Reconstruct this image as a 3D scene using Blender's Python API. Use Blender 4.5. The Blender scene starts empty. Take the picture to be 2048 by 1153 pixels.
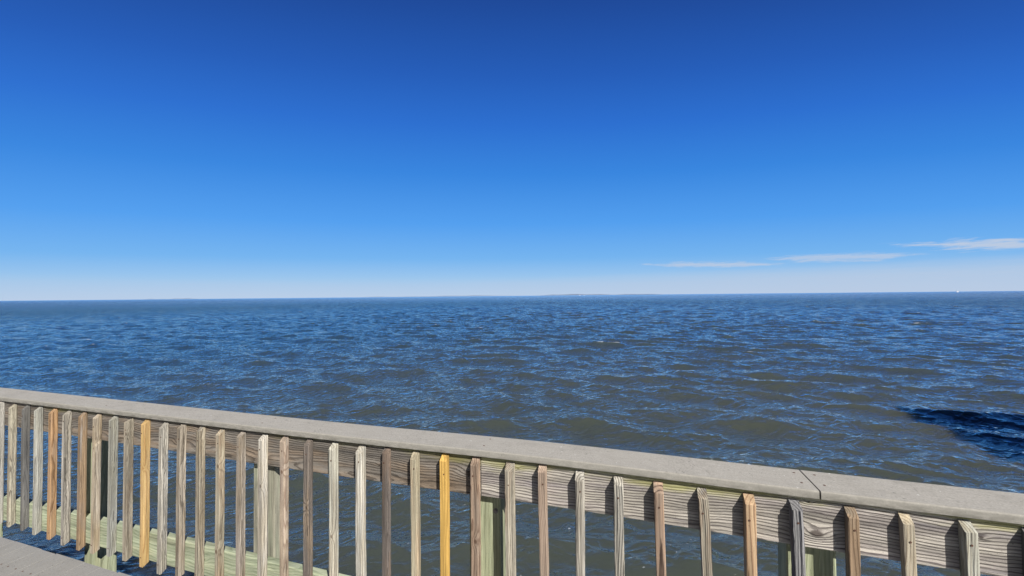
import bpy, bmesh, math, random
import numpy as np
from mathutils import Vector, Matrix
random.seed(7)
R = math.radians
scene = bpy.context.scene
COL = scene.collection

EYE = 3.6            # eye height above the water
DECK = EYE - 1.566   # deck level above the water
PHI = R(16.8)
FOOT = Vector((1.52*math.sin(PHI), 1.52*math.cos(PHI), DECK))
SUN_AZ, SUN_EL = R(149.3), R(39.0)

# ------------------------------------------------------------------ helpers
def tag(o, label=None, cat=None, group=None, kind=None):
    if label: o['label'] = label
    if cat: o['category'] = cat
    if group: o['group'] = group
    if kind: o['kind'] = kind
    return o

def empty(name, loc=(0, 0, 0), rz=0.0):
    o = bpy.data.objects.new(name, None)
    o.empty_display_size = .1
    COL.objects.link(o)
    o.location = loc
    o.rotation_euler = (0, 0, rz)
    return o

def link(name, me, mat=None, parent=None, loc=None, smooth=False):
    if mat: me.materials.append(mat)
    if smooth:
        me.polygons.foreach_set('use_smooth', [True]*len(me.polygons))
    o = bpy.data.objects.new(name, me)
    COL.objects.link(o)
    if parent: o.parent = parent
    if loc is not None: o.location = loc
    return o

def bm_obj(name, bm, mat=None, parent=None, loc=None, smooth=False):
    me = bpy.data.meshes.new(name)
    bmesh.ops.recalc_face_normals(bm, faces=bm.faces)
    bm.to_mesh(me); bm.free()
    return link(name, me, mat, parent, loc, smooth)

def box(bm, x0, x1, y0, y1, z0, z1):
    v = [bm.verts.new((x, y, z)) for x in (x0, x1) for y in (y0, y1) for z in (z0, z1)]
    for q in ((0, 1, 3, 2), (4, 6, 7, 5), (0, 4, 5, 1), (2, 3, 7, 6), (0, 2, 6, 4), (1, 5, 7, 3)):
        bm.faces.new([v[i] for i in q])
    return v

def cyl(bm, c, r, z0, z1, n=24, r2=None):
    r2 = r if r2 is None else r2
    a = [bm.verts.new((c[0]+r*math.cos(2*math.pi*i/n), c[1]+r*math.sin(2*math.pi*i/n), z0)) for i in range(n)]
    b = [bm.verts.new((c[0]+r2*math.cos(2*math.pi*i/n), c[1]+r2*math.sin(2*math.pi*i/n), z1)) for i in range(n)]
    for i in range(n):
        bm.faces.new((a[i], a[(i+1) % n], b[(i+1) % n], b[i]))
    bm.faces.new(a[::-1]); bm.faces.new(b)

def sweep_x(bm, prof, xs, zf=lambda x: 0.0, yf=lambda x: 0.0, jit=0.0, rnd=random):
    """closed profile (y,z) swept along x"""
    rings = []
    for x in xs:
        rings.append([bm.verts.new((x, y+yf(x)+rnd.uniform(-jit, jit), z+zf(x)+rnd.uniform(-jit, jit))) for y, z in prof])
    n = len(prof)
    for a, b in zip(rings, rings[1:]):
        for i in range(n):
            bm.faces.new((a[i], a[(i+1) % n], b[(i+1) % n], b[i]))
    bm.faces.new(rings[0][::-1]); bm.faces.new(rings[-1])

def rounded(y0, y1, z0, z1, r, seg=3, corners=(1, 1, 1, 1)):
    """rounded rectangle profile; corners: (y0z0, y1z0, y1z1, y0z1)"""
    out = []
    for k, (cy, cz, a0) in enumerate(((y0, z0, 180), (y1, z0, 270), (y1, z1, 0), (y0, z1, 90))):
        rr = r*corners[k]
        if rr <= 0:
            out.append((cy, cz)); continue
        sy = 1 if cy == y0 else -1
        sz = 1 if cz == z0 else -1
        for j in range(seg+1):
            a = R(a0+90*j/seg)
            out.append((cy+sy*rr+rr*math.cos(a), cz+sz*rr+rr*math.sin(a)))
    return out

def crown(t):        # the rail is slightly crowned, about a centimetre
    return .010*math.exp(-((t+.35)/.75)**2)

# ------------------------------------------------------------------ node helper
class NT:
    def __init__(s, nt): s.nt = nt; s.n = nt.nodes; s.l = nt.links
    def node(s, t, **kw):
        nd = s.n.new(t)
        for k, v in kw.items(): setattr(nd, k, v)
        return nd
    def put(s, sock, v):
        if v is None: return
        if isinstance(v, bpy.types.NodeSocket): s.l.new(v, sock)
        else:
            if isinstance(v, (tuple, list)) and len(v) == 3 and sock.type == 'RGBA': v = (*v, 1)
            sock.default_value = v
    def math(s, op, a, b=None, c=None, clamp=False):
        nd = s.node('ShaderNodeMath', operation=op, use_clamp=clamp)
        s.put(nd.inputs[0], a); s.put(nd.inputs[1], b); s.put(nd.inputs[2], c)
        return nd.outputs[0]
    def vmath(s, op, a, b=None):
        nd = s.node('ShaderNodeVectorMath', operation=op)
        s.put(nd.inputs[0], a); s.put(nd.inputs[1], b)
        return nd.outputs['Value'] if op in ('LENGTH', 'DOT_PRODUCT', 'DISTANCE') else nd.outputs[0]
    def mix(s, f, a, b, blend='MIX'):
        nd = s.node('ShaderNodeMix', data_type='RGBA', blend_type=blend)
        s.put(nd.inputs[0], f); s.put(nd.inputs[6], a); s.put(nd.inputs[7], b)
        return nd.outputs[2]
    def noise(s, vec, scale=5, detail=4, rough=.55, dist=0, out='Fac'):
        nd = s.node('ShaderNodeTexNoise')
        s.put(nd.inputs['Vector'], vec)
        nd.inputs['Scale'].default_value = scale; nd.inputs['Detail'].default_value = detail
        nd.inputs['Roughness'].default_value = rough; nd.inputs['Distortion'].default_value = dist
        return nd.outputs[out]
    def smooth(s, v, a, b):
        nd = s.node('ShaderNodeMapRange', interpolation_type='SMOOTHSTEP')
        s.put(nd.inputs[0], v); nd.inputs[1].default_value = a; nd.inputs[2].default_value = b
        nd.inputs[3].default_value = 0; nd.inputs[4].default_value = 1
        return nd.outputs[0]
    def lin(s, v, a, b, c=0, d=1):
        nd = s.node('ShaderNodeMapRange')
        s.put(nd.inputs[0], v)
        for i, q in enumerate((a, b, c, d)): nd.inputs[i+1].default_value = q
        return nd.outputs[0]
    def scale(s, vec, sc, off=(0, 0, 0)):
        nd = s.node('ShaderNodeMapping')
        s.put(nd.inputs[0], vec); nd.inputs['Scale'].default_value = sc; nd.inputs['Location'].default_value = off
        return nd.outputs[0]
    def sep(s, v):
        nd = s.node('ShaderNodeSeparateXYZ'); s.put(nd.inputs[0], v); return nd.outputs
    def comb(s, x, y, z):
        nd = s.node('ShaderNodeCombineXYZ')
        for i, q in enumerate((x, y, z)): s.put(nd.inputs[i], q)
        return nd.outputs[0]
    def bump(s, h, strength, dist, normal=None):
        nd = s.node('ShaderNodeBump')
        s.put(nd.inputs['Height'], h); nd.inputs['Strength'].default_value = strength
        nd.inputs['Distance'].default_value = dist
        if normal: s.put(nd.inputs['Normal'], normal)
        return nd.outputs[0]

def new_mat(name):
    m = bpy.data.materials.new(name); m.use_nodes = True
    t = NT(m.node_tree)
    b = m.node_tree.nodes['Principled BSDF']
    return m, t, b

# ------------------------------------------------------------------ wood
K = .80
def wood(name, light, dark, tint, axis='Z', ring=150, seed=0, line=.6, tintamt=.5, width=.5,
         moss=None, knots=(), bump=.5, wav=.006, greycol=None, grey=0.0, rough=.85, centre=(.03, .05)):
    """weathered softwood: growth rings as 3-D shells round a pith beside the board, grain along axis"""
    m, t, b = new_mat(name)
    light, dark, tint = [tuple(c*K for c in q) for q in (light, dark, tint)]
    if greycol: greycol = tuple(c*K for c in greycol)
    if moss: moss = (tuple(c*K for c in moss[0]), *moss[1:])
    tc = t.node('ShaderNodeTexCoord').outputs['Object']
    x, y, z = t.sep(tc)
    if axis == 'X':
        x, y, z = z, y, x
    rnd = random.Random(seed)
    off = (rnd.uniform(-9, 9), rnd.uniform(-9, 9), rnd.uniform(-9, 9))
    p = t.comb(x, y, z)
    po = t.scale(p, (1, 1, 1), off)
    # slow wander of the pith along the board, and a finer waviness
    lo = t.scale(po, (4, 4, 2.2))
    n1 = t.noise(lo, 1.0, 2, .5, 0, 'Color')
    n1 = t.vmath('SCALE', t.vmath('SUBTRACT', n1, (.5, .5, .5)))
    n1.node.inputs['Scale'].default_value = wav*7
    hi = t.noise(t.scale(po, (60, 60, 9)), 1.0, 3, .6, 0, 'Color')
    hi = t.vmath('SCALE', t.vmath('SUBTRACT', hi, (.5, .5, .5)))
    hi.node.inputs['Scale'].default_value = wav
    q = t.vmath('ADD', t.vmath('ADD', p, n1), hi)
    qx, qy, _ = t.sep(q)
    dx = t.math('ADD', qx, centre[0]+rnd.uniform(-.008, .008))
    dy = t.math('ADD', qy, centre[1]+rnd.uniform(-.01, .01))
    d = t.math('SQRT', t.math('ADD', t.math('MULTIPLY', dx, dx), t.math('MULTIPLY', dy, dy)))
    knotmask = None
    for (ka, kb, kr) in knots:    # (across, along, radius)
        ddx = t.math('SUBTRACT', x, ka); ddz = t.math('MULTIPLY', t.math('SUBTRACT', z, kb), .6)
        kd = t.math('SQRT', t.math('ADD', t.math('MULTIPLY', ddx, ddx), t.math('MULTIPLY', ddz, ddz)))
        g = t.math('POWER', 2.718, t.math('MULTIPLY', t.math('MULTIPLY', kd, kd), -1.0/(kr*1.6)**2))
        d = t.math('ADD', d, t.math('MULTIPLY', g, kr*1.3))
        c = t.math('SUBTRACT', 1, t.smooth(kd, kr*.35, kr*.75))
        knotmask = c if knotmask is None else t.math('MAXIMUM', knotmask, c)
    ph = t.math('FRACT', t.math('MULTIPLY', d, ring))
    # earlywood slowly darkening to a narrow latewood line, then a sharp edge
    late = t.math('MULTIPLY', t.smooth(ph, 1-width, .92), t.math('SUBTRACT', 1, t.smooth(ph, .93, 1.0)))
    fib = t.noise(t.scale(po, (420, 420, 11)), 1.0, 3, .6)
    streak = t.noise(t.scale(po, (90, 90, 3.2)), 1.0, 4, .6)
    amt = t.math('MULTIPLY', late, t.lin(streak, .3, .7, line*.55, line))
    patch = t.smooth(t.noise(t.scale(po, (22, 22, 3.0)), 1.0, 4, .6), .42, .66)
    base = t.mix(t.math('MULTIPLY', patch, tintamt), light, tint)
    if greycol:
        gm = t.smooth(t.noise(t.scale(po, (30, 30, 2.0), (3, 1, 7)), 1.0, 4, .65), .62-grey*.5, .78-grey*.5)
        base = t.mix(gm, base, greycol)
    base = t.mix(t.lin(fib, .28, .70, 0, .8), base, t.mix(.62, base, dark))
    col = t.mix(amt, base, dark)
    crack = t.smooth(t.noise(t.scale(po, (150, 150, 4.5), (5, 5, 5)), 1.0, 2, .5), .70, .75)
    col = t.mix(t.math('MULTIPLY', crack, .8), col, tuple(c*.35 for c in dark))
    if knotmask is not None:
        col = t.mix(t.math('MULTIPLY', knotmask, .75), col, tuple(c*w for c, w in zip(dark, (.75, .6, .5))))
    speck = t.smooth(t.noise(t.scale(po, (1, 1, .6)), 330, 1, .5), .70, .76)
    col = t.mix(t.math('MULTIPLY', speck, .55), col, tuple(c*.5 for c in dark))
    if moss:
        mcol, z0, z1 = moss        # across coordinate at which moss starts and is thick
        mn = t.noise(t.scale(po, (30, 30, 5)), 1.0, 5, .65)
        mn2 = t.noise(t.scale(po, (4, 4, 1.6), (2, 9, 4)), 1.0, 3, .5)
        mm = t.math('ADD', t.lin(x, z0, z1, -.35, .35), t.math('ADD', mn, t.math('MULTIPLY', t.math('SUBTRACT', mn2, .5), 1.5)))
        mm = t.smooth(mm, .56, .95)
        col = t.mix(t.math('MULTIPLY', mm, .68), col, mcol)
    # weather stains running with the grain
    st = t.lin(t.noise(t.scale(po, (34, 34, 1.9), (1, 2, 3)), 1.0, 5, .62), .30, .68, .52, 1.22)
    sm = t.node('ShaderNodeVectorMath', operation='SCALE'); t.put(sm.inputs[0], col); t.put(sm.inputs['Scale'], st); col = sm.outputs[0]
    t.put(b.inputs['Base Color'], col)
    b.inputs['Roughness'].default_value = rough
    b.inputs['Specular IOR Level'].default_value = .25
    h = t.math('ADD', t.math('MULTIPLY', late, .8), t.math('MULTIPLY', fib, .5))
    h = t.math('SUBTRACT', h, t.math('MULTIPLY', crack, 1.2))
    if knotmask is not None: h = t.math('ADD', h, t.math('MULTIPLY', knotmask, .5))
    t.put(b.inputs['Normal'], t.bump(h, bump, .0022))
    return m

# picket wood recipes: light, dark, tint, extras
G = {
 'lgrey':  dict(light=(.47, .46, .42), dark=(.11, .10, .09), tint=(.38, .35, .28), tintamt=.8, ring=150, line=.9),
 'stripe': dict(light=(.53, .51, .44), dark=(.065, .058, .052), tint=(.45, .41, .32), tintamt=.7, ring=125, line=1.0, width=.45),
 'greytan':dict(light=(.43, .39, .32), dark=(.10, .08, .06), tint=(.33, .265, .19), tintamt=.9, ring=145, line=.9),
 'beige':  dict(light=(.52, .47, .37), dark=(.15, .11, .075), tint=(.40, .32, .21), tintamt=.9, ring=120, line=.8),
 'pale':   dict(light=(.62, .60, .53), dark=(.17, .145, .115), tint=(.52, .46, .34), tintamt=.8, ring=120, line=.75),
 'cream':  dict(light=(.58, .52, .39), dark=(.20, .14, .09), tint=(.54, .44, .28), tintamt=.8, ring=130, line=.7),
 'orange': dict(light=(.47, .31, .165), dark=(.15, .075, .03), tint=(.39, .30, .21), tintamt=.8, ring=95, line=.95, width=.5),
 'tan':    dict(light=(.42, .30, .19), dark=(.13, .08, .045), tint=(.33, .28, .22), tintamt=.8, ring=120, line=.85),
 'gold':   dict(light=(.58, .40, .17), dark=(.28, .14, .05), tint=(.50, .38, .21), tintamt=.7, ring=75, line=.7),
 'yellow': dict(light=(.64, .43, .12), dark=(.38, .21, .045), tint=(.60, .38, .11), tintamt=.5, ring=85, line=.75, wav=.004),
 'honey':  dict(light=(.52, .37, .235), dark=(.19, .10, .055), tint=(.44, .33, .23), tintamt=.8, ring=85, line=.85, width=.5),
 'pink':   dict(light=(.48, .38, .29), dark=(.17, .11, .075), tint=(.38, .32, .26), tintamt=.9, ring=130, line=.75),
 'dark':   dict(light=(.20, .17, .155), dark=(.042, .034, .030), tint=(.29, .21, .15), tintamt=.9, ring=140, line=.9),
 'dgrey':  dict(light=(.18, .17, .165), dark=(.065, .062, .06), tint=(.13, .125, .12), tintamt=.8, ring=150, line=.7),
 'bgrey':  dict(light=(.33, .335, .335), dark=(.075, .075, .078), tint=(.42, .41, .39), tintamt=.8, ring=140, line=.9),
 'redtan': dict(light=(.40, .29, .21), dark=(.13, .075, .05), tint=(.33, .27, .215), tintamt=.9, ring=120, line=.85),
 'brown':  dict(light=(.43, .31, .215), dark=(.055, .034, .026), tint=(.36, .29, .23), tintamt=.7, ring=105, line=1.0, width=.55),
}
# t along the rail, top below eye, face width, lean (bottom outwards), recipe, label, length tweak
PK = [
 (-4.360, .684, .030, 0, 'greytan', None),
 (-4.217, .684, .030, 0, 'lgrey', None),
 (-4.075, .676, .031, .000, 'lgrey', None),
 (-3.930, .688, .030, .002, 'greytan', 'picket with a greenish streaked right side'),
 (-3.784, .683, .029, -.004, 'dgrey', 'dark grey picket'),
 (-3.643, .683, .031, .002, 'lgrey', 'pale smooth grey picket'),
 (-3.491, .683, .030, .004, 'orange', 'orange brown picket with bold grain'),
 (-3.350, .687, .030, .000, 'stripe', 'grey striped picket'),
 (-3.198, .683, .030, .005, 'tan', 'tan picket with brown streaks'),
 (-3.060, .684, .030, .016, 'beige', 'crooked picket with a split chunk near its top'),
 (-2.911, .684, .031, .010, 'lgrey', None),
 (-2.775, .685, .031, .004, 'greytan', 'grey brown picket with a chipped top corner'),
 (-2.637, .682, .030, .002, 'gold', 'golden yellow picket with small knots'),
 (-2.486, .686, .031, .010, 'stripe', 'deeply grooved grey picket'),
 (-2.347, .684, .030, .008, 'greytan', None),
 (-2.203, .684, .030, .006, 'greytan', None),
 (-2.060, .687, .030, .004, 'beige', 'beige picket with two knots'),
 (-1.915, .687, .031, .003, 'greytan', None),
 (-1.769, .688, .032, .004, 'pale', 'pale grey picket with a round knot'),
 (-1.635, .683, .029, -.002, 'pink', 'pinkish tan picket'),
 (-1.486, .683, .030, .003, 'dark', 'dark purple brown picket'),
 (-1.338, .686, .032, .000, 'pale', None),
 (-1.187, .684, .034, -.002, 'pale', 'pale picket with an open rusty nail slot'),
 (-1.051, .677, .029, .004, 'dark', 'dark brown weathered picket'),
 (-0.906, .682, .031, .000, 'cream', 'cream picket with soft yellow grain'),
 (-0.763, .676, .031, .000, 'yellow', 'bright yellow new picket'),
 (-0.621, .674, .032, .000, 'redtan', 'reddish tan picket beside the board joint'),
 (-0.471, .679, .034, .000, 'greytan', 'grey tan picket with a split grey top'),
 (-0.336, .671, .031, -.004, 'pink', 'pinkish orange picket with a pale cut top'),
 (-0.189, .681, .033, .002, 'stripe', None),
 (-0.046, .683, .033, .003, 'stripe', None),
 ( 0.094, .686, .033, -.004, 'brown', 'brown striped picket'),
 ( 0.239, .690, .030, -.022, 'greytan', 'leaning grey tan picket'),
 ( 0.384, .688, .032, -.006, 'honey', 'honey brown picket with a ringed top'),
 ( 0.519, .690, .029, -.026, 'bgrey', 'blue grey leaning picket with a frayed top'),
 ( 0.672, .689, .029, -.004, 'tan', 'brown tan picket in front of the last post'),
 ( 0.813, .688, .027, -.008, 'cream', 'cream picket with a cracked grey top'),
 ( 0.959, .688, .029, -.012, 'pale', 'pale grey picket with deep cracks in its top'),
 ( 1.103, .690, .030, -.006, 'dgrey', None),
 ( 1.246, .690, .030, -.004, 'lgrey', None),
 ( 1.389, .690, .030, -.002, 'tan', None),
 ( 1.532, .690, .030, 0, 'greytan', None),
]
knot_spec = {16: ((.002, .62, .011), (-.004, .18, .012)), 18: ((.004, .56, .010),), 12: ((.012, .55, .006), (-.004, .17, .006)),
             21: ((.0, .40, .009),), 24: (), 19: ((.0, .64, .010),), 20: ((.003, .50, .010),), 26: ((.004, .49, .010),),
             9: ((.0, .62, .007),), 22: (), 11: ((.004, .72, .010),)}

def picket(i, t, top, w, lean, recipe, label, parent):
    rnd = random.Random(100+i)
    zt = 1.566-top                 # top above deck
    zb = 1.566-1.500+rnd.uniform(-.012, .012)
    if i == 10: zb -= .004
    L = zt-zb
    rise = rnd.uniform(.022, .030)
    ny = 48
    bm = bmesh.new()
    ch = .0022 if recipe not in ('yellow', 'gold') else .0013
    hw = w/2
    worn = {'lgrey': 1.0, 'stripe': 1.5, 'greytan': 1.2, 'pale': .8, 'bgrey': 1.6, 'dark': 1.0}.get(recipe, .45)
    # cross-section, front at y=-w, back (against the rail) at y=0
    prof = []
    n = 5
    fr = [(-hw+ch, -w), (hw-ch, -w), (hw, -w+ch), (hw, -ch), (hw-ch, 0), (-hw+ch, 0), (-hw, -ch), (-hw, -w+ch)]
    # subdivide the faces so grooves can be cut into them
    for k in range(8):
        a, c = fr[k], fr[(k+1) % 8]
        m = n if k % 2 == 0 else 1
        for j in range(m):
            prof.append((a[0]+(c[0]-a[0])*j/m, a[1]+(c[1]-a[1])*j/m))
    groove = [rnd.gauss(0, 1)*.0007*worn for _ in prof]
    bow = rnd.uniform(-.0022, .0022); bowy = rnd.uniform(-.001, .001)
    ph = rnd.uniform(0, 6.28)
    rings = []
    for r in range(ny+1):
        s = r/ny
        ring = []
        for k, (px, py) in enumerate(prof):
            # bevelled ends: top rises towards the rail, bottom cut parallel
            ztop = L-rise*(-py/w)
            zbot = (rise*.55)*((py+w)/w)
            z = zbot+(ztop-zbot)*s
            g = 1+groove[k]/hw*(1 if s < .97 else .6)
            ox = bow*math.sin(math.pi*s)+.0007*math.sin(9*s+ph)+rnd.gauss(0, .00016)*worn
            x = px*g+ox+rnd.gauss(0, .00022)*worn
            y = py*(1+groove[k]/w*.8 if py < -.4*w else 1)+bowy*math.sin(math.pi*s)*0
            if s > .985: z += rnd.gauss(0, .0007)*worn
            if i == 9:      # the split picket: chunk pushed sideways below the top
                if .80 < s < .84 and px > 0: x -= .006*(1-abs(s-.82)/.02)
                x += .004*math.sin(5*s+1)*(1-s)
            if i == 11 and s > .97 and px < -hw*.2 and py > -w*.6: z -= .010
            ring.append(bm.verts.new((x, y, z)))
        rings.append(ring)
    N = len(prof)
    for a, c in zip(rings, rings[1:]):
        for k in range(N):
            bm.faces.new((a[k], a[(k+1) % N], c[(k+1) % N], c[k]))
    bm.faces.new(rings[0][::-1]); bm.faces.new(rings[-1])
    kw = dict(G[recipe])
    # vary the recipe a little per picket
    v = rnd.uniform(.90, 1.10)
    for c in ('light', 'tint'):
        kw[c] = tuple(min(.85, q*v*rnd.uniform(.97, 1.03)) for q in kw[c])
    kw['ring'] *= rnd.uniform(.85, 1.2)
    gcol = (.30, .29, .275) if recipe in ('greytan', 'tan', 'redtan', 'pink', 'beige', 'cream') else None
    m = wood('wood_'+recipe, seed=200+i, knots=tuple((a-.0, b, c) for a, b, c in knot_spec.get(i, ())), greycol=gcol,
             grey=.12, bump=.35+.3*worn, centre=(rnd.choice((-1, 1))*rnd.uniform(.012, .04), rnd.uniform(.02, .05)), **kw)
    o = bm_obj('picket', bm, m, parent, (t, -.0004, zb))
    piv = math.atan(lean)
    # lean about the top: bottom moves by lean*L
    o.rotation_euler = (0, piv, 0)
    o.location = (t-math.sin(piv)*L, -.0004, zb)
    if label: o['label'] = label
    # nails: one high (rail) and one low (bottom board)
    for zz in (L-.060-rnd.uniform(0, .02), L-.76-rnd.uniform(0, .015)):
        nb = bmesh.new()
        nx = rnd.uniform(-.005, .005)
        cyl(nb, (0, 0), .0030, -.0006, .0005, 10)
        bmesh.ops.rotate(nb, verts=nb.verts, cent=(0, 0, 0), matrix=Matrix.Rotation(R(90), 3, 'X'))
        bm_obj('nail', nb, M_NAIL, o, (nx, -w*(1.0)-.0012, zz))
    return o

# small metals
M_NAIL, t_, b_ = new_mat('rusty_nail')
t_.put(b_.inputs['Base Color'], t_.mix(t_.noise(t_.node('ShaderNodeTexCoord').outputs['Object'], 300, 2), (.03, .018, .012), (.10, .035, .015)))
b_.inputs['Roughness'].default_value = .8
M_BOLT, t_, b_ = new_mat('galvanised_bolt')
t_.put(b_.inputs['Base Color'], t_.mix(t_.noise(t_.node('ShaderNodeTexCoord').outputs['Object'], 90, 3), (.10, .10, .10), (.22, .21, .20)))
b_.inputs['Roughness'].default_value = .5; b_.inputs['Metallic'].default_value = .8

# ------------------------------------------------------------------ composite cap and deck
def composite(name, base, dark, axis='X', stain=.35, seed=0, grime_shade=None):
    m, t, b = new_mat(name)
    base, dark = [tuple(c*K for c in q) for q in (base, dark)]
    tc = t.node('ShaderNodeTexCoord').outputs['Object']
    x, y, z = t.sep(tc)
    p = t.scale(tc, (1, 1, 1), (seed, seed*.7, 0))
    st = (9, 120, 120) if axis == 'X' else (120, 9, 120)
    fib = t.noise(t.scale(p, st), 1.0, 4, .6)
    fine = t.noise(p, 190, 4, .75)
    blot = t.noise(p, 7, 5, .65)
    blot2 = t.noise(t.scale(p, (1, 2.2, 1)), 26, 4, .7)
    col = t.mix(t.lin(fib, .3, .7, 0, .35), base, dark)
    col = t.mix(t.math('MULTIPLY', t.smooth(blot, .46, .72), stain), col, dark)
    col = t.mix(t.math('MULTIPLY', t.smooth(blot2, .50, .75), stain*.7), col, tuple(c*.8 for c in dark))
    col = t.mix(t.lin(fine, .35, .65, 0, .5), col, tuple(c*.6 for c in dark))
    # small black mildew specks, clustered
    sp = t.smooth(t.noise(t.scale(p, (.55, 1, 1), (3, 3, 3)), 150, 2, .5), .655, .70)
    cl = t.smooth(t.noise(p, 9, 3, .6), .44, .62)
    col = t.mix(t.math('MULTIPLY', t.math('MULTIPLY', sp, cl), .75), col, (.03, .028, .025))
    # short scratches
    sc = t.smooth(t.noise(t.scale(p, (60, 14, 60) if axis == 'X' else (14, 60, 60), (8, 1, 1)), 1.0, 2, .5, 1.0), .70, .74)
    col = t.mix(t.math('MULTIPLY', sc, .30), col, tuple(c*.4 for c in dark))
    wsp = t.smooth(t.noise(t.scale(p, (1, 1, 1), (7, 7, 2)), 60, 2, .5), .735, .755)
    col = t.mix(t.math('MULTIPLY', wsp, .7), col, (.55, .55, .52))
    if grime_shade:      # dirt run down the front face, plus shade put into that whole face's colour
        g = t.math('MULTIPLY', t.math('SUBTRACT', 1, t.smooth(z, grime_shade[0], grime_shade[1])), t.smooth(t.noise(t.scale(p, (14, 14, 50)), 1.0, 5, .7), .35, .62))
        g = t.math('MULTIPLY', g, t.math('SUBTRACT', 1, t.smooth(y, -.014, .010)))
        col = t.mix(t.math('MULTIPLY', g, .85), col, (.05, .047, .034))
        dirt_shade = t.math('MULTIPLY', t.math('SUBTRACT', 1, t.smooth(y, -.0165, -.0125)), t.lin(blot2, .3, .7, .25, .75))
        col = t.mix(dirt_shade, col, tuple(c*.55 for c in base))
    t.put(b.inputs['Base Color'], col)
    b.inputs['Roughness'].default_value = .8
    b.inputs['Specular IOR Level'].default_value = .3
    h = t.math('ADD', t.math('MULTIPLY', fib, .6), t.math('MULTIPLY', fine, .5))
    t.put(b.inputs['Normal'], t.bump(h, .35, .002))
    return m

# ------------------------------------------------------------------ the railing
rail = empty('deck_railing', FOOT, -PHI)
tag(rail, 'long weathered wooden railing of mismatched pickets under a grey cap board at the deck edge', 'railing')

M_CAP = composite('cap_composite', (.425, .405, .36), (.27, .255, .22), 'X', .35, 3.1, grime_shade=(.893, .920))
TL, TR = -6.6, 1.9
def cap_board(x0, x1, nm):
    bm = bmesh.new()
    prof = rounded(-.020, .144, .8905, .918, .005, 3, (.4, .4, 1, 1))
    xs = list(np.arange(x0, x1, .05)) + [x1]
    sweep_x(bm, prof, xs, crown, jit=0)
    o = bm_obj(nm, bm, M_CAP, rail)
    return o
c1 = cap_board(-4.2, .5855, 'cap_board')
c1['label'] = 'long grey cap board running to the joint near the right end'
c2 = cap_board(.5905, 4.2, 'cap_board')
c2['label'] = 'nearest grey cap board right of the joint'
c3 = cap_board(TL, -4.2045, 'cap_board')
def screws(cap, pts):
    for (px, py) in pts:
        bm = bmesh.new(); cyl(bm, (0, 0), .0040, 0, .0006, 10)
        bm_obj('screw_head', bm, M_NAIL, cap, (px, py, .9181+crown(px)))
screws(c1, [(.555, .030), (.560, .108), (-.60, .03), (-.60, .108), (-1.83, .03), (-1.83, .108), (-3.07, .03), (-3.07, .108)])
screws(c2, [(.620, .030), (.622, .108), (1.7, .03), (1.7, .108)])

# top rail boards: two lengths butted on a post
M_TR1 = wood('weathered_rail', (.27, .245, .215), (.05, .040, .032), (.30, .22, .15), 'X', ring=105, seed=11, line=.9, tintamt=.7,
             width=.55, moss=((.22, .21, .07), .825, .900), bump=.9, wav=.011, greycol=(.22, .205, .19), grey=.1,
             knots=((.815, -.655, .022), (.80, -1.1, .006), (.78, -2.4, .012), (.80, -3.2, .008)), centre=(-.74, .05))
M_TR2 = wood('bleached_rail', (.58, .54, .47), (.055, .042, .042), (.46, .41, .40), 'X', ring=112, seed=23, line=.95, tintamt=.6,
             width=.52, moss=((.34, .33, .10), .800, .895), bump=.9, wav=.008, greycol=(.36, .33, .34), grey=.1,
             knots=((.772, .583, .020), (.872, .565, .006), (.865, -.44, .006), (.83, 1.0, .006)), centre=(-.70, .05))
def top_rail(x0, x1, mat, z0=.719, z1=.8895):
    bm = bmesh.new()
    prof = rounded(0, .038, z0, z1, .004, 2)
    # break the front face up so that its grain edges are a little ragged
    xs = list(np.arange(x0, x1, .03)) + [x1]
    rr = random.Random(int(x0*100))
    sweep_x(bm, prof, xs, crown, jit=.0004, rnd=rr)
    o = bm_obj('top_rail', bm, mat, rail)
    return o
r1 = top_rail(-4.288, -.6035, M_TR1); r1['label'] = 'dark brown grey upper rail board left of the joint'
r2 = top_rail(-.6010, 4.2, M_TR2, .7195); r2['label'] = 'bleached upper rail board with moss along its top edge'
r3 = top_rail(TL, -4.292, M_TR1)

# bottom board: newer, green treated
M_GRN = wood('green_treated', (.43, .47, .34), (.17, .21, .12), (.46, .45, .31), 'X', ring=60, seed=31, line=.7, tintamt=.6,
             width=.6, moss=None, bump=.25, wav=.02, knots=((.17, -2.20, .013), (.16, -1.80, .012), (.15, -3.55, .011), (.17, -2.98, .006)), centre=(-.05, .04))
bm = bmesh.new()
sweep_x(bm, rounded(0, .038, .084, .240, .004, 2), list(np.arange(TL, 4.2, .06)), jit=.0002)
o = bm_obj('bottom_board', bm, M_GRN, rail); o['label'] = 'pale green lower board behind the pickets'

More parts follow.
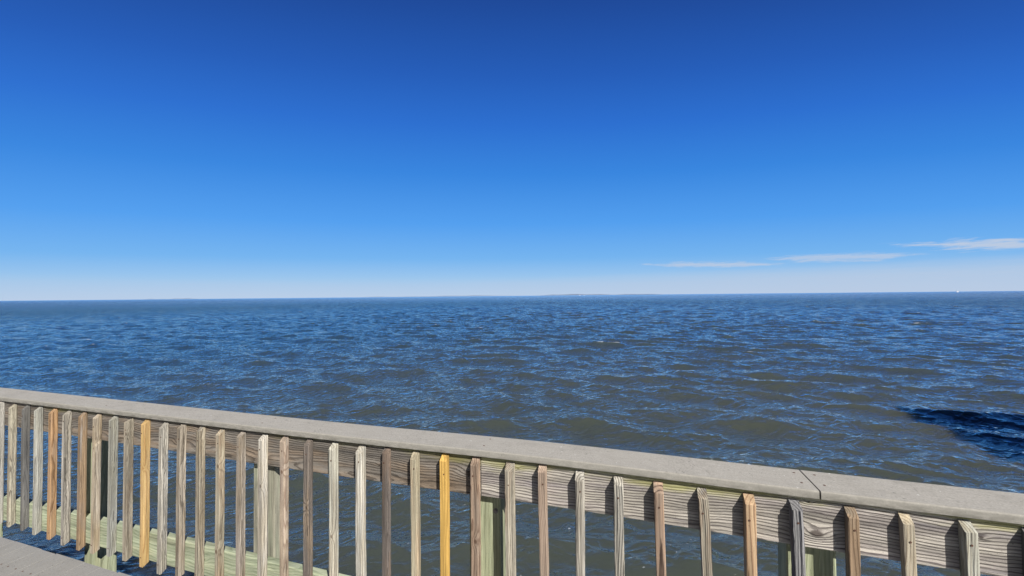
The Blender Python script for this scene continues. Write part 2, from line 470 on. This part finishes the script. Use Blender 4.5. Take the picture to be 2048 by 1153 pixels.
# posts
M_POST = wood('green_post', (.45, .47, .31), (.18, .20, .11), (.38, .43, .31), 'Z', ring=75, seed=41, line=.7, tintamt=.6,
              width=.5, bump=.3, wav=.010, centre=(.06, .06))
M_POSTB = wood('mossy_post', (.33, .32, .25), (.14, .13, .10), (.38, .42, .30), 'Z', ring=75, seed=47, line=.5, tintamt=.7,
               width=.5, bump=.3, wav=.010, centre=(.06, .06))
for k, px in enumerate((-5.53, -4.47, -3.212, -1.828, -.6025, .5805, 1.77, 2.96, 4.10)):
    bm = bmesh.new()
    hw = .0715
    prof = [(-hw+.004, 0), (hw-.004, 0), (hw, .004), (hw, .085), (hw-.004, .089), (-hw+.004, .089), (-hw, .085), (-hw, .004)]
    zs = list(np.arange(-.35, .885, .08)) + [.886]
    rings = [[bm.verts.new((x, y, z)) for x, y in prof] for z in zs]
    for a, c in zip(rings, rings[1:]):
        for q in range(8): bm.faces.new((a[q], a[(q+1) % 8], c[(q+1) % 8], c[q]))
    bm.faces.new(rings[0][::-1]); bm.faces.new(rings[-1])
    o = bm_obj('post', bm, M_POSTB if k == 3 else M_POST, rail, (px, .0385, 0))
    if k == 4: o['label'] = 'green treated post behind the rail board joint'
    for zz in (.655, .17):
        if k == 4 and zz > .5 or zz < .5:
            bm = bmesh.new(); cyl(bm, (0, 0), .007, 0, .006, 6); cyl(bm, (0, 0), .011, -.001, .0015, 18)
            bmesh.ops.rotate(bm, verts=bm.verts, cent=(0, 0, 0), matrix=Matrix.Rotation(R(90), 3, 'X'))
            if zz > .5: bm_obj('bolt', bm, M_BOLT, o, (.050, -.0012, zz))
            else: bm.free()

for i, pk in enumerate(PK):
    picket(i-2+0 if False else i, *pk, rail)
for j in range(17):
    picket(80+j, 1.675+.143*j, .688, .030, random.uniform(-.004, .004), random.choice(('lgrey', 'greytan', 'beige', 'stripe', 'tan')), None, rail)
# continue the run to the left beyond the frame
for j in range(15):
    picket(60+j, -4.503-.143*j, .685, .030, random.uniform(-.004, .004), random.choice(('lgrey', 'greytan', 'beige', 'stripe', 'tan')), None, rail)

# ------------------------------------------------------------------ deck (pier) under the camera
deck = empty('deck', FOOT, -PHI); tag(deck, kind='structure')
M_DECK = composite('deck_composite', (.31, .305, .295), (.20, .195, .185), 'Y', .3, 5.5)
rr = random.Random(3)
x = -6.6
while x < 5.0:
    bm = bmesh.new()
    e = rr.uniform(-.003, .003)
    yy = -.030+e
    prof = rounded(x, x+.1395, -.025, 0, .002, 2)
    a = [bm.verts.new((px, -1.8, pz)) for px, pz in prof]; c = [bm.verts.new((px, yy, pz)) for px, pz in prof]
    n = len(prof)
    for q in range(n): bm.faces.new((a[q], a[(q+1) % n], c[(q+1) % n], c[q]))
    bm.faces.new(a[::-1]); bm.faces.new(c)
    db = bm_obj('deck_board', bm, M_DECK, deck)
    for sx in (.032, .108):
        nb = bmesh.new(); cyl(nb, (0, 0), .0042, 0, .0007, 10); bm_obj('screw_head', nb, M_NAIL, db, (x+sx, -.18, .0001))
    x += .1450
M_OLD = wood('pier_timber', (.26, .22, .15), (.09, .07, .045), (.30, .27, .16), 'X', ring=90, seed=61, line=.7, tintamt=.6, centre=(.1, .05))
for yj in (-.16, -.9, -1.7):
    bm = bmesh.new(); box(bm, -6.6, 5.0, yj-.04, yj, -.26, -.027); bm_obj('joist', bm, M_OLD, deck)
M_PILE = wood('pile_timber', (.20, .17, .12), (.07, .055, .04), (.16, .15, .08), 'Z', ring=60, seed=67, line=.6, tintamt=.6, centre=(.02, .02))
for px in (-5.2, -2.7, -.2, 2.3, 4.6):
    for py in (-.40, -1.5):
        bm = bmesh.new(); cyl(bm, (0, 0), .13, -3.4, -.262, 28, .12)
        bm_obj('pile', bm, M_PILE, deck, (px, py, 0), smooth=False)

# ------------------------------------------------------------------ pavilion on the pier to the right (unseen, a guess added to cast the water's dark patch)
U = Vector((math.cos(PHI), -math.sin(PHI), 0)); Nn = Vector((math.sin(PHI), math.cos(PHI), 0))
PC = Vector((15.0, 6.75, DECK))      # water-side left corner of the eaves
pav = empty('added_pavilion', PC, -PHI)
tag(pav, 'unseen shadow caster added right of the deck, guessed as an open timber shelter with hipped grey roof on piles', 'added_pavilion')
M_ROOF, t, b = new_mat('grey_shingles')
tc = t.node('ShaderNodeTexCoord').outputs['Object']
br = t.node('ShaderNodeTexBrick'); t.put(br.inputs['Vector'], tc)
br.inputs['Color1'].default_value = (.16, .155, .15, 1); br.inputs['Color2'].default_value = (.22, .21, .20, 1); br.inputs['Mortar'].default_value = (.06, .06, .06, 1)
br.inputs['Scale'].default_value = 4; t.put(b.inputs['Base Color'], br.outputs[0]); b.inputs['Roughness'].default_value = .9
W, Dp = 5.6, 6.2
bm = bmesh.new()
eh = 2.95
low = [(0, 0), (W, 0), (W, -Dp), (0, -Dp)]
vb = [bm.verts.new((x, y, eh)) for x, y in low]; vt = [bm.verts.new((x, y, eh+.12)) for x, y in low]
r0 = bm.verts.new((W/2, -W/2, eh+1.5)); r1v = bm.verts.new((W/2, -Dp+W/2, eh+1.5))
for i in range(4): bm.faces.new((vb[i], vb[(i+1) % 4], vt[(i+1) % 4], vt[i]))
bm.faces.new(vb)
bm.faces.new((vt[0], vt[1], r0)); bm.faces.new((vt[1], vt[2], r1v, r0)); bm.faces.new((vt[2], vt[3], r1v)); bm.faces.new((vt[3], vt[0], r0, r1v))
bm_obj('roof', bm, M_ROOF, pav)
for x in (.45, W-.45):
    for y in (-.45, -Dp/2, -Dp+.45):
        bm = bmesh.new(); box(bm, -.08, .08, -.08, .08, 0.002, eh-.002); bm_obj('post', bm, M_POST, pav, (x, y, 0))
        bm = bmesh.new(); cyl(bm, (0, 0), .14, -3.4, -.20, 20); bm_obj('pile', bm, M_PILE, pav, (x, y, 0))
bm = bmesh.new(); box(bm, .2, W-.2, -Dp+.2, -.2, -.19, 0); bm_obj('platform', bm, M_DECK, pav)

# ------------------------------------------------------------------ water
def build_water():
    rng = np.random.default_rng(5)
    rad = [0.6]
    while rad[-1] < 700:
        r = rad[-1]
        rad.append(r + min(max(.012, r*.0042), .0042*160 + (max(0, r-160))*.012))
    rad = np.array(rad + list(np.geomspace(760, 60000, 40)))
    th = np.concatenate([np.linspace(-180, -66, 70, endpoint=False), np.linspace(-66, 66, 1150, endpoint=False), np.linspace(66, 180, 70, endpoint=False)])
    th = np.radians(th).astype(np.float64)
    nr, nt = len(rad), len(th)
    Rr, Tt = np.meshgrid(rad, th, indexing='ij')
    X = (Rr*np.sin(Tt)); Y = (Rr*np.cos(Tt))
    dr = np.gradient(rad)
    Z = np.zeros_like(X, dtype=np.float32); DX = np.zeros_like(Z); DY = np.zeros_like(Z)
    JXX = np.zeros_like(Z); JYY = np.zeros_like(Z); JXY = np.zeros_like(Z)
    comps = []
    md = math.atan2(-1.0, -.32)
    for k in range(26):        # wind sea
        lam = 1.3*math.exp(rng.uniform(0, 1.1)); comps.append((lam, md+rng.normal(0, .33), .020*(lam/3)**1.0*rng.uniform(.5, 1.1)))
    for k in range(50):
        lam = .55*math.exp(rng.uniform(0, 1.4)); kk = 2*math.pi/lam
        comps.append((lam, md+rng.normal(0, .45), .031/kk*rng.uniform(.6, 1.3)))
    for k in range(60):
        lam = .12*math.exp(rng.uniform(0, 1.5)); kk = 2*math.pi/lam
        comps.append((lam, md+rng.normal(0, .50), .027/kk*rng.uniform(.6, 1.3)))
    for lam, d, a in comps:
        kk = 2*math.pi/lam
        lim = np.searchsorted(dr*1.0 > lam/1.8, True)
        lim = min(max(lim, 10), nr-40)
        fade = np.clip((lim-np.arange(lim))/60.0, 0, 1).astype(np.float32)[:, None]
        ph = ((X[:lim]*math.cos(d)+Y[:lim]*math.sin(d))*kk+rng.uniform(0, 6.283))
        ph = np.mod(ph, 2*math.pi).astype(np.float32)
        c, s = np.cos(ph)*fade, np.sin(ph)*fade
        Q = 1.0
        Z[:lim] += a*c
        DX[:lim] -= Q*a*math.cos(d)*s; DY[:lim] -= Q*a*math.sin(d)*s
        if lam > .5:
            JXX[:lim] -= Q*a*kk*math.cos(d)**2*c; JYY[:lim] -= Q*a*kk*math.sin(d)**2*c; JXY[:lim] -= Q*a*kk*math.cos(d)*math.sin(d)*c
    J = (1+JXX)*(1+JYY)-JXY**2
    co = np.stack([X+DX, Y+DY, Z], -1).reshape(-1, 3).astype(np.float32)
    me = bpy.data.meshes.new('water')
    idx = np.arange(nr*nt, dtype=np.int64).reshape(nr, nt)
    a = idx[:-1, :]; b_ = idx[1:, :]
    quads = np.stack([a, np.roll(a, -1, 1), np.roll(b_, -1, 1), b_], -1).reshape(-1, 4)
    # centre cap
    me.vertices.add(nr*nt); me.vertices.foreach_set('co', co.ravel())
    nf = len(quads)
    me.loops.add(nf*4+nt); me.polygons.add(nf+1)
    li = np.concatenate([quads.ravel(), idx[0][::-1]]).astype(np.int32)
    me.loops.foreach_set('vertex_index', li)
    ls = np.concatenate([np.arange(nf)*4, [nf*4]]).astype(np.int32)
    me.polygons.foreach_set('loop_start', ls)
    me.polygons.foreach_set('use_smooth', np.ones(nf+1, bool))
    me.update(calc_edges=True)
    at = me.attributes.new('fold', 'FLOAT', 'POINT'); 
    reg = J[(rad > 15) & (rad < 120)]
    at.data.foreach_set('value', (J-np.percentile(reg, .30)).ravel().astype(np.float32))
    me.validate()
    print('water normal z', me.polygons[5000].normal.z)
    return me

M_W, t, b = new_mat('bay_water')
geo = t.node('ShaderNodeNewGeometry')
pos = geo.outputs['Position']
px, py, pz = t.sep(pos)
dist = t.vmath('LENGTH', pos)
flat = t.comb(px, py, 0)
body = t.mix(t.smooth(t.noise(flat, .12, 4, .6), .35, .7), (.046, .051, .038), (.040, .046, .036))
# murky by the pier, clearer further out; leftward blue is sky reflection put in colour
silt_and_sky = t.math('ADD', t.math('MULTIPLY', t.smooth(dist, 7, 40), .6), t.math('MULTIPLY', t.lin(px, 12, -20), .4))
body = t.mix(silt_and_sky, body, (.018, .038, .054))
# foam: broken crests far out, loose flecks near the pier
fold = t.node('ShaderNodeAttribute', attribute_name='fold').outputs['Fac']
fn = t.noise(t.scale(flat, (1, 2, 1)), 2.2, 5, .7)
cap = t.math('MULTIPLY', t.math('SUBTRACT', 1, t.smooth(fold, -.04, .04)), t.smooth(fn, .47, .56))
cap = t.math('MULTIPLY', cap, t.smooth(dist, 14, 40))
vor = t.node('ShaderNodeTexVoronoi', feature='F1'); t.put(vor.inputs['Vector'], t.vmath('ADD', flat, t.vmath('SCALE', t.noise(flat, 14, 3, .6, 0, 'Color'))))
vor.inputs['Vector'].links[0].from_node.inputs[1].links[0].from_node.inputs['Scale'].default_value = .10
vor.inputs['Scale'].default_value = 7.5
rnd_ = t.sep(vor.outputs['Color'])[0]
size = t.math('MULTIPLY', t.math('POWER', rnd_, 5), .20)
fl = t.math('LESS_THAN', vor.outputs['Distance'], size)
near = t.math('SUBTRACT', 1, t.smooth(t.vmath('DISTANCE', flat, (2.0, 2.5, 0)), 3.2, 7.5))
clus = t.smooth(t.noise(flat, .9, 3, .6), .42, .60)
fl = t.math('MULTIPLY', t.math('MULTIPLY', fl, t.math('ADD', t.math('MULTIPLY', near, clus), t.math('MULTIPLY', t.smooth(clus, .7, 1.), .0))), .75)
foam = t.math('MAXIMUM', t.math('MULTIPLY', cap, .9), fl)
wf = t.node('ShaderNodeMapping', vector_type='POINT'); t.put(wf.inputs[0], flat)
wf.inputs['Rotation'].default_value = (0, 0, -R(17.8))      # ripples lie across the wind
wf = wf.outputs[0]
gust = t.lin(t.noise(wf, .10, 3, .6), .3, .7, .55, 1.35)
gust = t.math('MULTIPLY', gust, t.smooth(t.math('ADD', dist, 6), 2, 20))
rip = t.noise(t.scale(wf, (1.0, 2.4, 1)), 4.2, 4, .66, .5)
rip2 = t.noise(t.scale(wf, (1.0, 2.2, 1), (4, 3, 0)), 13, 4, .66, .4)
def ridge(n):        # sharp little crests
    return t.math('POWER', t.math('SUBTRACT', 1, t.math('ABSOLUTE', t.math('MULTIPLY', t.math('SUBTRACT', n, .5), 3.2))), 1.0)
rg = ridge(t.noise(t.scale(wf, (1.0, 1.7, 1), (11, 5, 2)), 1.5, 2, .5, .6))
rg2 = ridge(t.noise(t.scale(wf, (1.0, 1.9, 1), (1, 15, 2)), 4.0, 2, .5, .6))
nb = t.bump(rg, 1.0, .048)
nb = t.bump(t.math('MULTIPLY', rg2, gust), 1.0, .013, nb)
nb = t.bump(t.math('MULTIPLY', rip, gust), .28, .050, nb)
nb = t.bump(t.math('MULTIPLY', rip2, gust), .28, .018, nb)
far = t.noise(t.scale(wf, (.6, 1.5, 1), (7, 3, 0)), .9, 7, .7)
fb = t.node('ShaderNodeBump'); t.put(fb.inputs['Height'], far); fb.inputs['Distance'].default_value = .9
t.put(fb.inputs['Strength'], t.math('MULTIPLY', t.smooth(dist, 40, 200), .5)); t.put(fb.inputs['Normal'], nb)
# turbid water: light scatters back from below the surface, the surface itself only mirrors the sky
wn = fb.outputs[0]
sss = t.node('ShaderNodeSubsurfaceScattering', falloff='BURLEY')
t.put(sss.inputs['Color'], body); sss.inputs['Scale'].default_value = .85
sss.inputs['Radius'].default_value = (.8, 1.0, .8)
t.put(sss.inputs['Normal'], t.vmath('NORMALIZE', t.vmath('ADD', geo.outputs['Normal'], (0, 0, 1.6))))
gl = t.node('ShaderNodeBsdfGlossy'); gl.inputs['Color'].default_value = (.97, 1, 1, 1)
t.put(gl.inputs['Roughness'], t.lin(dist, 25, 300, .015, .20)); t.put(gl.inputs['Normal'], wn)
fr = t.node('ShaderNodeFresnel'); fr.inputs['IOR'].default_value = 1.34; t.put(fr.inputs['Normal'], wn)
ms = t.node('ShaderNodeMixShader'); t.put(ms.inputs[0], t.math('MULTIPLY', fr.outputs[0], 1.2, clamp=True))
t.l.new(sss.outputs[0], ms.inputs[1]); t.l.new(gl.outputs[0], ms.inputs[2])
fd = t.node('ShaderNodeBsdfDiffuse'); fd.inputs['Color'].default_value = (.38, .41, .44, 1)
m2 = t.node('ShaderNodeMixShader'); t.put(m2.inputs[0], foam); t.l.new(ms.outputs[0], m2.inputs[1]); t.l.new(fd.outputs[0], m2.inputs[2])
M_W.node_tree.nodes.remove(b)
t.l.new(m2.outputs[0], M_W.node_tree.nodes['Material Output'].inputs['Surface'])
w = link('water', build_water(), M_W); tag(w, kind='structure')

# bay floor far below keeps the world closed
# ------------------------------------------------------------------ distant low shores and vessels
M_SH, t, b = new_mat('hazed_woods')
t.put(b.inputs['Base Color'], t.mix(t.noise(t.node('ShaderNodeTexCoord').outputs['Object'], .01, 4), (.09, .13, .20), (.14, .19, .27)))  # bluish colour stands in for the haze over the distant woods
b.inputs['Roughness'].default_value = 1
def shore(az0, az1, dist_, hmax, seed):
    bm = bmesh.new(); rr = random.Random(seed)
    n = int((az1-az0)*26)
    prev = None
    for i in range(n+1):
        s = i/n; az = R(az0+(az1-az0)*s)
        env = min(1, 6*s, 6*(1-s))
        h = hmax*env*(.55+.30*math.sin(9*s+seed)+.25*math.sin(31*s+2*seed)*.6+rr.uniform(0, .25))
        h = max(h, hmax*.12)
        ring = []
        for (dd, hh) in ((0, -3), (0, h*.8), (60, h), (260, h*1.02), (400, h*.5), (420, -3)):
            D2 = dist_+dd; ring.append(bm.verts.new((D2*math.sin(az), D2*math.cos(az), hh)))
        if prev:
            for q in range(6): bm.faces.new((prev[q], prev[(q+1) % 6], ring[(q+1) % 6], ring[q]))
        else: bm.faces.new(ring)
        prev = ring
    bm.faces.new(prev[::-1])
    o = bm_obj('hills', bm, M_SH); tag(o, kind='structure')
shore(-22.5, 1.5, 11000, 21, 2)
shore(3.0, 21.5, 9500, 27, 5)
shore(-44, -38.8, 12000, 17, 8)

M_WHT, t, b = new_mat('white_hull'); b.inputs['Base Color'].default_value = (.8, .8, .8, 1); b.inputs['Roughness'].default_value = .4
M_HULL, t, b = new_mat('dark_hull'); b.inputs['Base Color'].default_value = (.30, .33, .38, 1)
M_GLS, t, b = new_mat('cabin_glass'); b.inputs['Base Color'].default_value = (.03, .04, .05, 1); b.inputs['Roughness'].default_value = .1
def vessel(az, d, L, label, rz, group=None):
    v = empty('motor_vessel', (d*math.sin(R(az)), d*math.cos(R(az)), 0), rz)
    tag(v, label, 'boat', group)
    bm = bmesh.new()
    secs = [(-.5, .13, .10), (-.2, .16, .10), (.2, .15, .11), (.38, .08, .13), (.5, .005, .15)]
    prev = None
    for s, hw_, h in secs:
        ring = [bm.verts.new((s*L, q*L, z*L)) for q, z in ((-hw_, h), (-hw_*.8, 0), (0, -.04), (hw_*.8, 0), (hw_, h))]
        if prev:
            for q in range(5): bm.faces.new((prev[q], ring[q], ring[(q+1) % 5], prev[(q+1) % 5]))
        else: bm.faces.new(ring)
        prev = ring
    bm.faces.new(prev[::-1])
    bm_obj('hull', bm, M_WHT, v)
    bm = bmesh.new(); box(bm, -.32*L, .15*L, -.10*L, .10*L, .101*L, .20*L); box(bm, -.2*L, .06*L, -.08*L, .08*L, .201*L, .27*L); bm_obj('cabin', bm, M_WHT, v)
    bm = bmesh.new(); box(bm, -.28*L, .12*L, -.103*L, .103*L, .145*L, .175*L); bm_obj('window', bm, M_GLS, v)
    bm = bmesh.new(); cyl(bm, (-.08*L, 0), .006*L, .271*L, .42*L, 8); bm_obj('mast', bm, M_WHT, v)
vessel(49.16, 3000, 17, 'tiny white vessel on the horizon at far right', R(20))
vessel(10.0, 7000, 24, 'tiny white vessel before the distant shore, left one of two', R(0), 'pair of vessels near the distant shore')
vessel(10.6, 7200, 20, 'tiny white vessel before the distant shore, right one of two', R(10), 'pair of vessels near the distant shore')

# ------------------------------------------------------------------ sky
wd = bpy.data.worlds.new('World'); scene.world = wd; wd.use_nodes = True
t = NT(wd.node_tree); bg = wd.node_tree.nodes['Background']
sky = t.node('ShaderNodeTexSky', sky_type='NISHITA')
sky.sun_disc = False; sky.sun_elevation = SUN_EL; sky.sun_rotation = SUN_AZ
sky.altitude = 0; sky.air_density = 1.0; sky.dust_density = .3; sky.ozone_density = 3.0
dirv = t.node('ShaderNodeTexCoord').outputs['Generated']
dx, dy, dz = t.sep(dirv)
el = t.math('MULTIPLY', t.math('ARCSINE', dz), 57.2958)
az = t.math('MULTIPLY', t.math('ARCTAN2', dx, dy), 57.2958)
# clear autumn sky: the deep blue belt sits lower at right angles to the view down-sun
ca = t.math('MAXIMUM', t.math('COSINE', t.math('MULTIPLY', t.math('ADD', az, 3), .01745)), .30)
ele = t.math('MULTIPLY', t.math('MAXIMUM', el, 0), t.math('POWER', ca, -.50))
def lin1(c): 
    c /= 255
    return c/12.92 if c < .04045 else ((c+.055)/1.055)**2.4
ramp = t.node('ShaderNodeValToRGB'); ramp.color_ramp.interpolation = 'B_SPLINE' if False else 'EASE'
ramp.color_ramp.interpolation = 'LINEAR'
stops = [(0, (184, 207, 235)), (2.5, (155, 197, 237)), (5.5, (114, 179, 240)), (10.6, (80, 159, 240)), (17.5, (53, 134, 225)),
         (24, (41, 111, 210)), (30, (34, 93, 187)), (38, (27, 72, 154)), (55, (20, 55, 125)), (90, (16, 44, 105))]
cr = ramp.color_ramp
while len(cr.elements) < len(stops): cr.elements.new(.5)
for e, (p, c) in zip(cr.elements, stops):
    e.position = p/90; e.color = (*[lin1(q) for q in c], 1)
t.put(ramp.inputs[0], t.math('DIVIDE', ele, 90))
clear = t.mix(1, ramp.outputs[0], (7.9/.8, 7.9/.8, 7.9/.8), 'MULTIPLY')
back = t.lin(t.math('ABSOLUTE', az), 75, 130, 1, .25)  # unseen sky behind the camera dimmed to deepen shade on the railing
clear = t.vmath('SCALE', clear); t.put(clear.node.inputs['Scale'], back)
skyc = t.mix(.05, clear, sky.outputs[0])
cn = t.noise(t.comb(t.math('MULTIPLY', az, .22), t.math('MULTIPLY', el, 2.2), 0), 1.0, 6, .6, .4)
cn2 = t.noise(t.comb(t.math('MULTIPLY', az, .05), t.math('MULTIPLY', el, .9), 3), 1.0, 4, .6)
cn3 = t.noise(t.comb(t.math('MULTIPLY', az, .8), t.math('MULTIPLY', el, 7), 5), 1.0, 5, .65, .6)
def streak(a0, a1, ea, eb, th, amp):
    """a thin cloud between azimuths a0 and a1, its middle rising from ea to eb degrees"""
    s = t.lin(az, a0, a1, 0, 1)
    mid = t.lin(az, a0, a1, ea, eb)
    env = t.math('MULTIPLY', t.smooth(az, a0, a0+(a1-a0)*.35), t.math('SUBTRACT', 1, t.smooth(az, a1-(a1-a0)*.3, a1)))
    dd = t.math('DIVIDE', t.math('ABSOLUTE', t.math('SUBTRACT', el, mid)), th)
    v = t.math('SUBTRACT', env, dd)
    v = t.math('ADD', v, t.math('MULTIPLY', t.math('SUBTRACT', cn, .5), 2.6))
    v = t.math('ADD', v, t.math('MULTIPLY', t.math('SUBTRACT', cn3, .5), 1.5))
    return t.math('MULTIPLY', t.math('MULTIPLY', t.smooth(v, .0, .95), t.smooth(env, .02, .3)), amp)
cl = streak(16.5, 37, 4.30, 3.45, .46, .85)
for a in ((32.0, 48.5, 4.25, 3.75, .58, .75), (42.5, 64, 5.25, 2.9, .62, 1.0), (60, 95, 4.2, 5.4, .9, .7), (-46, -27, 1.5, 1.9, .16, .3)):
    cl = t.math('MAXIMUM', cl, streak(*a))
# low veil: thin haze cloud hugging the horizon, higher to the right
top = t.math('ADD', t.lin(az, -60, 60, 2.4, 3.3), t.math('MULTIPLY', t.math('SUBTRACT', cn2, .5), 1.2))
veil = t.math('SUBTRACT', 1, t.smooth(t.math('SUBTRACT', el, top), -1.5, .35))
veil = t.math('MULTIPLY', veil, t.math('MULTIPLY', t.lin(az, -10, 42, .28, .74), t.lin(cn3, .2, .8, .8, 1.1)))
cl = t.math('MAXIMUM', cl, veil)
skyc = t.mix(cl, skyc, (4.85, 5.85, 7.5))
t.put(bg.inputs[0], skyc); bg.inputs[1].default_value = .055

sl = bpy.data.lights.new('sun', 'SUN'); sl.energy = 4.8; sl.angle = R(.5); sl.color = (1, .955, .89)
so = bpy.data.objects.new('sun', sl); COL.objects.link(so)
sv = Vector((math.sin(SUN_AZ)*math.cos(SUN_EL), math.cos(SUN_AZ)*math.cos(SUN_EL), math.sin(SUN_EL)))
so.rotation_euler = sv.to_track_quat('Z', 'Y').to_euler(); so.location = (0, -10, 20)

# ------------------------------------------------------------------ camera
cam = bpy.data.cameras.new('camera'); co = bpy.data.objects.new('camera', cam); COL.objects.link(co)
pitch = math.atan(15.5/770); roll = math.atan(20/2048)
def wv(X, F, Y):
    c, s = math.cos(pitch), math.sin(pitch)
    return Vector((X, F*c-Y*s, F*s+Y*c))
right = wv(math.cos(roll), 0, -math.sin(roll)); up = wv(math.sin(roll), 0, math.cos(roll)); fwd = wv(0, 1, 0)
co.matrix_world = Matrix.Translation((0, 0, EYE)) @ Matrix((right, up, -fwd)).transposed().to_4x4()
cam.sensor_width = 36; cam.lens = 36*770/2048
cam.clip_start = .05; cam.clip_end = 120000
scene.camera = co
vs = scene.view_settings; vs.view_transform = 'Standard'; vs.look = 'None'; vs.exposure = .88; vs.gamma = 1
scene.render.resolution_x = 1024; scene.render.resolution_y = 576
